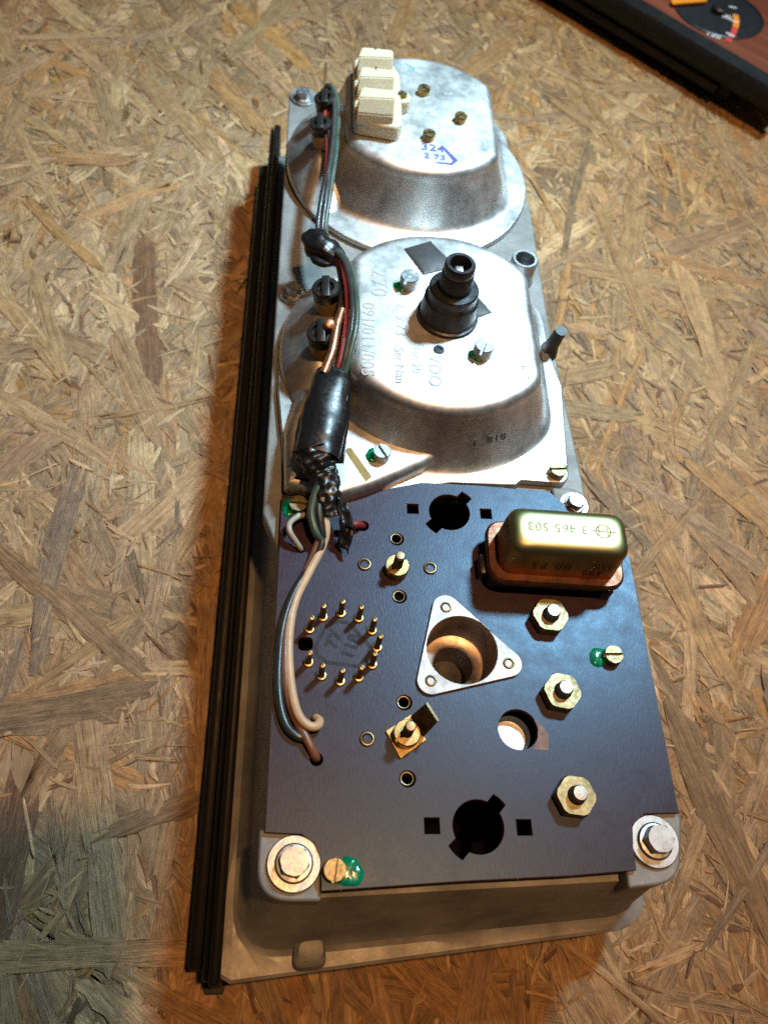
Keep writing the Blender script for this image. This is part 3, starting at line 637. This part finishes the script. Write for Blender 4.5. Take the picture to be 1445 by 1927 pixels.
# triangular flange with stepped cup
tri = []
TC = [(-0.6, -60.6), (19.3, -80.0), (-7.0, -86.6)]
cxm, cym = CUP
for k, (x, y) in enumerate(TC):
    d = [Vector(TC[(k + s) % 3]) - Vector((x, y)) for s in (1, 2)]
    a0_ = math.atan2(*((Vector((x, y)) - Vector((cxm, cym))).yx)); span = math.pi - d[0].angle(d[1])
    for j in range(9): a = a0_ + span * (.5 - j / 8); tri.append((x + 4.6 * math.cos(a), y + 4.6 * math.sin(a)))
    # bow the sides so that they clear the cup
    nx_, ny_ = TC[(k + 1) % 3]
fl = put('bulb_flange', plate_mesh('bulb_flange', tri, [circle(*CUP, 11.9, 48)], ZB + .05, ZB + 1.2, M_ALU, .2, 2), CL)
put('stepped_cup', lathe('stepped_cup', [(11.95, 1.15), (11.8, .6), (11.7, -2), (11.6, -13.0), (11.0, -14.2), (7.8, -14.6), (7.0, -15.2), (6.8, -16.5), (6.7, -28)], M_COPPERY, 64, False, False), fl, (*CUP, ZB))
put('cup_floor', lathe('cup_floor', [(6.9, -28), (.5, -28.1)], M_BLACK, 40, False, True), fl, (*CUP, ZB))
for x, y in TC: put('rivet', ME_RV, fl, (x, y, ZB + 1.15)).scale = (.82, .82, .82)

# ------------------------------------------------------------------ relay
RL = D.objects.new('relay', None)
link(RL, CL, label='yellow chromate relay box stamped with numbers'); RL.empty_display_size = .01
def rrect(x0, x1, y0, y1, r): return res(round_poly([(x0, y0), (x1, y0), (x1, y1), (x0, y1)], r, 6), 96)
rz = RD(-1.5)
def rot2(poly, cx=38, cy=-43): return [(cx + (x - cx) * math.cos(rz) - (y - cy) * math.sin(rz), cy + (x - cx) * math.sin(rz) + (y - cy) * math.cos(rz)) for x, y in poly]
def rr_(x0, x1, y0, y1, r, z): return rg(rot2(rrect(x0, x1, y0, y1, r)), z)
put('relay_flange', rings_mesh('relay_flange', [rr_(13.6, 61.0, -54.4, -31.0, 6.5, 76.4), rr_(13.2, 61.4, -54.8, -30.6, 6.8, 77.0), rr_(13.2, 61.4, -54.8, -30.6, 6.8, 78.6), rr_(14.0, 60.6, -54.0, -31.4, 6.2, 79.4), rr_(16.0, 58.6, -52.4, -33.0, 4.6, 79.3)], M_RFLANGE, True, True, True, 40), RL)
prof = [(0, 79), (0.1, 81), (0.5, 92.5)] + [(0.5 + 3.6 * (1 - math.cos(math.pi / 2 * k / 6)), 92.5 + 3.6 * math.sin(math.pi / 2 * k / 6)) for k in range(1, 7)]
cover = put('relay_cover', rings_mesh('relay_cover', [rr_(16.8 + d, 58.2 - d, -51.6 + d, -33.4 - d, 5.0, z) for d, z in prof], M_RELAY, False, True, True, 40), RL)
put('relay_base', rings_mesh('relay_base', [rr_(14.2, 57.5, -53.0, -34, 2, ZB + .05), rr_(14.2, 57.5, -53.0, -34, 2, 76.3)], M_BLACK, True, True, True, 40), RL)
put('relay_leg', box_mesh('relay_leg', 11.2, 14.4, -49.5, -42, ZB + .1, 76, M_BLACK, .6), RL)
put('relay_leg', box_mesh('relay_leg', 54, 57.8, -55.2, -52.4, ZB + .1, 76, M_BLACK, .4), RL)
def relay_text(t, s, x, y, z, rot, tilt=(0, 0), sp=1.1, dp=.05): lettering(t, s, x, y, z, rot, M_ENG, RL, sp, dp, tilt)
M_ENG = simple('stamped_number', (0.12, 0.085, 0.04), .45, .6, .3, 300)
relay_text('3 465 503', 4.6, 33.2, -41.9, 96.12, RD(178))
stroke_loop('relay_symbol', circle(48.7, -42.6, 2.5, 28), .45, M_ENG, RL, 96.14, True)
stroke_loop('relay_symbol', [(44.4, -42.3), (53.0, -42.9)], .35, M_ENG, RL, 96.15)
stroke_loop('relay_symbol', [(47.2, -41.0), (47.0, -44.2)], .35, M_ENG, RL, 96.16)
stroke_loop('relay_symbol', [(50.2, -41.2), (50.2, -44.4)], .35, M_ENG, RL, 96.16)
relay_text('00.73', 5.2, 33.0, -51.45, 86.5, RD(180), (RD(-88), 0), 1.2)
relay_text('350', 4.0, 50.5, -52.05, 87.8, RD(180), (RD(-88), 0), 1.2)
relay_text('500', 4.0, 48.0, -51.95, 83.0, RD(180), (RD(-88), 0), 1.2)

# ------------------------------------------------------------------ lamp sockets and wiring
def socket(px, py, z, h, r=6.0, lean=(0, 0)):
    p = at(px, py, z); hold = put('lamp_holder', lathe('lamp_holder', [(r + .6, -h), (r + .5, -2), (r, -1.2), (r - 1, -.8)], M_HOLDER, 30), CL, p, (lean[0], lean[1], 0))
    put('lamp_cap', lathe('lamp_cap', [(r + .1, -3.4), (r + .5, -2.8), (r + .5, 2.0), (r, 2.6), (r - 1.6, 2.8), (r - 1.8, 1.2), (1.5, 1.0)], M_BLACK, 30), hold)
    put('lamp_contact', box_mesh('lamp_contact', -1.6, 1.6, -r - .2, r + .2, 2.0, 3.6, M_BLACK, .5), hold)
    return hold
socket(612, 190, 91, 18, 4.4, (.1, -.2)); socket(604, 238, 91, 18, 4.4, (.1, -.2))
socket(614, 548, 91, 18, 4.9, (.08, -.15)); h2 = socket(606, 630, 90, 18, 5.2, (.1, -.18))
p = at(620, 612, 94); put('copper_contact', lathe('copper_contact', [(2.2, -2.5), (2.4, 0), (1.8, 1.6), (.6, 2.1)], M_COPPER, 20), CL, p, (.3, .2, 0))
HN = D.objects.new('wiring_harness', None); HN.empty_display_size = .01; link(HN, CL, label='taped bundle of coloured wires')
def wire(name, pts, r, mat, n=12): return put(name, tube_mesh(name, [at(*q) for q in pts], r, mat, n, 8), HN)
wire('wire', [(604, 182, 86), (618, 160, 92), (628, 180, 93), (629, 230, 93), (622, 300, 93), (606, 370, 90), (598, 430, 86), (608, 462, 85)], 1.15, M_GREYW)
wire('wire', [(606, 190, 86), (622, 162, 93), (635, 190, 93), (636, 240, 93), (630, 300, 93), (620, 370, 90), (612, 430, 86), (622, 470, 86)], 1.2, M_GREENW)
wire('wire', [(606, 238, 86), (612, 205, 89), (611, 225, 89), (616, 270, 90), (614, 320, 91), (603, 380, 89), (600, 430, 86), (612, 465, 86)], 1.0, M_RED)
wire('wire', [(604, 250, 86), (615, 235, 90), (622, 270, 91), (618, 330, 92), (612, 380, 90), (606, 435, 86), (615, 470, 86)], 1.2, M_GREYW)
wire('wire', [(610, 470, 86), (632, 490, 88), (641, 520, 90), (642, 570, 91), (634, 640, 90), (625, 712, 88)], 1.25, M_GREYW)
wire('wire', [(612, 468, 86), (638, 488, 90), (651, 530, 95), (654, 590, 95), (644, 660, 93), (630, 715, 88)], 1.15, M_RED)
wire('wire', [(616, 466, 86), (644, 486, 92), (660, 530, 97), (664, 590, 97.5), (653, 660, 94), (638, 718, 88)], 1.35, M_GREYW)
wire('wire', [(618, 462, 86), (652, 490, 93), (668, 540, 98), (671, 600, 98), (660, 660, 95), (643, 720, 88)], 1.25, M_GREENW)
wire('wire', [(622, 470, 87), (650, 500, 93), (658, 560, 95), (655, 630, 94), (641, 712, 89)], 1.2, M_BLACK)
wire('wire', [(640, 560, 87), (645, 600, 87), (642, 650, 87), (632, 712, 86)], 1.4, M_GREYW)
wire('wire', [(618, 540, 89), (640, 540, 91), (648, 580, 90), (640, 650, 89)], 1.0, M_GREYW)
wire('bare_lug', [(643, 583, 94), (634, 612, 94), (625, 660, 93), (609, 703, 91)], 1.7, M_COPPER)
random.seed(11)
tab = {}
def wobf(amp, k, n=40): return lambda i, j: amp * (math.sin(2 * math.pi * j / n * k + i * .45) * .5 + math.sin(2 * math.pi * j / n * (k + 3) - i * .3) * .35 + math.sin(i * 1.3) * .25 + random.uniform(-.15, .15))
# tie knot of tape around the harness
put('tape_wrap', tube_mesh('tape_wrap', [at(590, 445, 86), at(600, 462, 87), at(620, 474, 87), at(640, 490, 87)], [5.2, 6.0, 5.4, 3.8], M_TAPE, 40, 6, wobf(.14, 3), .8), HN)
put('tape_wrap', tube_mesh('tape_wrap', [at(586, 470, 85), at(594, 488, 86), at(612, 496, 86), at(634, 492, 87)], [1.6, 1.9, 1.8, 1.2], M_TAPE, 12, 6, wobf(.1, 2, 12), .8), HN)
put('tape_sleeve', tube_mesh('tape_sleeve', [at(630, 704, 88), at(624, 725, 88), at(614, 770, 87), at(604, 820, 86), at(596, 858, 85)], [6.6, 7.6, 8.0, 8.2, 7.8], M_TAPE, 40, 8, wobf(.045, 2), .62), HN)
put('tape_wrap', tube_mesh('tape_wrap', [at(594, 846, 85), at(598, 866, 84), at(607, 890, 82), at(614, 915, 81), at(618, 945, 79), at(622, 972, 77)], [7.6, 6.6, 5.2, 4.6, 4.6, 4.2], M_TAPE, 40, 10, wobf(.17, 5), .72), HN)
def flap(name, q, nu, nv, amp):
    P = [at(*c) for c in q]; v = []; f = []
    for i in range(nu + 1):
        for j in range(nv + 1):
            a, b = i / nu, j / nv; p = P[0].lerp(P[1], a).lerp(P[3].lerp(P[2], a), b)
            e = amp * (math.sin(a * 7 + b * 3) + math.sin(b * 11 - a * 4) * .5); v.append((p.x + e * .4 + random.uniform(-.15, .15), p.y + random.uniform(-.3, .3), p.z + e))
    for i in range(nu):
        for j in range(nv): k = i * (nv + 1) + j; f.append((k, k + 1, k + nv + 2, k + nv + 1))
    me = mk(name, v, f, M_TAPE, 60); o = put(name, me, HN); md = o.modifiers.new('thick', 'SOLIDIFY'); md.thickness = .25 * S; return o
flap('tape_flap', [(630, 930, 82), (652, 948, 80), (668, 1000, 78), (640, 985, 79)], 6, 9, .9)
flap('tape_flap', [(640, 985, 79), (667, 985, 79), (655, 1045, 73), (634, 1020, 74)], 6, 8, .8)
flap('tape_flap', [(655, 735, 90), (662, 728, 88), (648, 875, 82), (628, 868, 86)], 4, 12, .5)
flap('tape_flap', [(572, 830, 84), (600, 870, 86), (590, 886, 80), (560, 878, 78)], 6, 6, .6)
ZW = ZB + 1.6
wire('wire', [(608, 965, 78), (614, 995, 76), (606, 1030, ZW + 1.5), (580, 1080, ZW + .5), (556, 1130, ZW), (545, 1185, ZW), (544, 1250, ZW + .2), (551, 1310, ZW + 1), (563, 1348, ZW + 2), (581, 1366, ZW + 2), (596, 1367, ZW + 1.5), (601, 1358, ZW), (595, 1352, 69), (594, 1353, 66)], 1.45, M_BEIGE, 16)
wire('wire', [(604, 960, 77), (604, 1000, 75), (588, 1050, ZW), (562, 1105, ZW - .1), (543, 1160, ZW), (536, 1220, ZW), (539, 1290, ZW), (553, 1345, ZW), (574, 1385, ZW + .6), (588, 1412, ZW), (594, 1426, 69.5), (595, 1428, 66)], 1.4, M_BROWN, 16)
wire('wire', [(598, 965, 77), (606, 1020, 74), (588, 1060, ZW), (556, 1110, ZW), (534, 1170, ZW), (525, 1240, ZW), (525, 1310, ZW), (536, 1360, ZW), (556, 1384, ZW), (578, 1391, ZW - .4)], 1.5, M_DGREEN, 16)
wire('wire', [(600, 915, 82), (590, 940, 80), (586, 968, 78), (594, 1000, 76), (608, 1018, 74)], 1.6, M_GREENW, 14)
wire('wire', [(600, 925, 80), (600, 960, 79), (606, 1000, 76), (612, 1020, 73)], 1.6, M_DGREEN, 14)
wire('wire', [(585, 968, 73), (562, 972, 74), (546, 984, 75), (545, 1000, 75), (556, 1018, 73), (565, 1032, 70.5), (567, 1036, 67)], 1.0, M_WHITEW, 14)
wire('wire', [(585, 964, 72.6), (560, 968, 73), (544, 982, 74), (542, 1000, 74), (553, 1019, 72)], .8, M_DGREEN, 14)
wire('wire', [(640, 985, 74), (660, 988, 73.5), (674, 987, 72.5), (681, 990, 69), (682, 991, 66)], 1.35, M_RED, 14)

# ------------------------------------------------------------------ second cluster behind, face up
BG = empty('wood_faced_cluster', 'black instrument cluster with reddish wood face and round dial, lying behind', 'instrument cluster', (150, 395, 0))
ax, pv = Vector((1, -1, 0)).normalized(), Vector((1, 1, 0)).normalized()
def bgp(t, s, z): q = ax * t + pv * s; return (q.x - 150, q.y - 395, z)
def bg_ext(name, prof, t0, t1, mat): return put(name, rings_mesh(name, [[bgp(t, s, z) for s, z in prof] for t in (t0, t0 + 1, t1 - 1, t1)], mat, True, True, True, 40), BG)
bg_ext('case', [(424, .5), (421, 18), (540, 18), (540, .5)], -420, -90, M_STRIP)
bg_ext('bezel', [(415.5, 17.5), (414.5, 20), (415, 27), (417, 30), (427, 31.4), (427.8, 30), (427.8, 15), (417, 15)], -424, -52, M_STRIP)
bg_ext('lip', [(414.5, 9), (414, 11), (415.5, 13.4), (424, 13.6), (424, 8)], -420, -98, M_STRIP)
bg_ext('bezel', [(531, 18.5), (531, 30), (541, 31), (545, 28), (545, 16), (532, 16)], -424, -76, M_STRIP)
def woodm():
    m, t, b = nt('red_wood_veneer'); mp = noise(t, 90, 6, 0.6, stretch=(1, .12, 1))
    tc = t.nodes.new('ShaderNodeTexCoord'); mp2 = t.nodes.new('ShaderNodeMapping'); mp2.inputs['Rotation'].default_value = (0, 0, RD(45)); t.links.new(tc.outputs['Object'], mp2.inputs[0])
    g = noise(t, 120, 6, .65, mp2.outputs[0], (.06, 1, 1))
    t.links.new(ramp(t, g, [(0.3, (0.11, 0.028, 0.014)), (0.7, (0.26, 0.075, 0.036))]), b.inputs['Base Color']); b.inputs['Roughness'].default_value = .42; return m
bg_ext('wood_face', [(428, 18.5), (428, 29.4), (530.8, 29.4), (530.8, 18.5)], -420, -56, woodm())
gq = ax * -138 + pv * 467; GX, GY, GZ = gq.x, gq.y, 29.45
dial = put('dial', lathe('dial', [(33.0, 0), (33.2, .8), (32.4, 1.2), (31.6, .9), (31.4, .25), (.5, .2)], simple('dial_black', (.018, .022, .026), .35, 0, .2), 64, False, True), BG, (GX - 150, GY - 395, GZ))
M_WH = simple('dial_white', (.75, .76, .74), .5, 0, .05); M_OR = simple('needle_orange', (.85, .30, .02), .4, 0, .1); M_RD = simple('dial_red', (.62, .06, .05), .5, 0, .1)
def dl(px, py, z=.5): q = at(px, py, GZ + z); return (q.x - GX, q.y - GY)
stroke_loop('scale_band', [dl(1384, 26), dl(1386, 38), dl(1384, 50)], 4.2, M_OR, dial, .45)
stroke_loop('scale_band', [dl(1384, 50), dl(1379, 63), dl(1369, 77)], 4.2, M_RD, dial, .45)
for a, b in (((1372, 11), (1386, 14)), ((1374, 36), (1390, 41)), ((1366, 60), (1382, 68))): stroke_loop('scale_tick', [dl(*a), dl(*b)], 1.6, M_WH, dial, .5)
for t_, q in (('100', (1362, 29)), ('120', (1342, 65))): put('lettering', text_mesh(t_, 7.0, M_WH, .02, 1, .15), dial, (*dl(*q), .5), (0, 0, RD(-24)))
put('needle', plate_mesh('needle', [dl(1262, -3, 3), dl(1266, 6, 3), dl(1330, 1, 3), dl(1330, -8, 3)], [], 2.0, 3.0, M_OR), dial)
put('needle_hub', lathe('needle_hub', [(5.5, .3), (5.5, 3.6), (4.8, 4.2), (.4, 4.3)], M_BLACK, 30), dial)

# ------------------------------------------------------------------ the phone that takes the picture; its shadow falls on the bench at lower left
right, up, back = R3.col[0], R3.col[1], R3.col[2]
ph_c = CAM_P + back * 13
ph = box_mesh('phone', -60, 18, -88, 66, -4, 4, M_BLACK, 3.0, 3)
pho = put('phone', ph, None, label='black phone held above the bench, shading its lower left corner', category='phone')
pm = R3.to_4x4(); pm.translation = ph_c * S; pho.matrix_world = pm
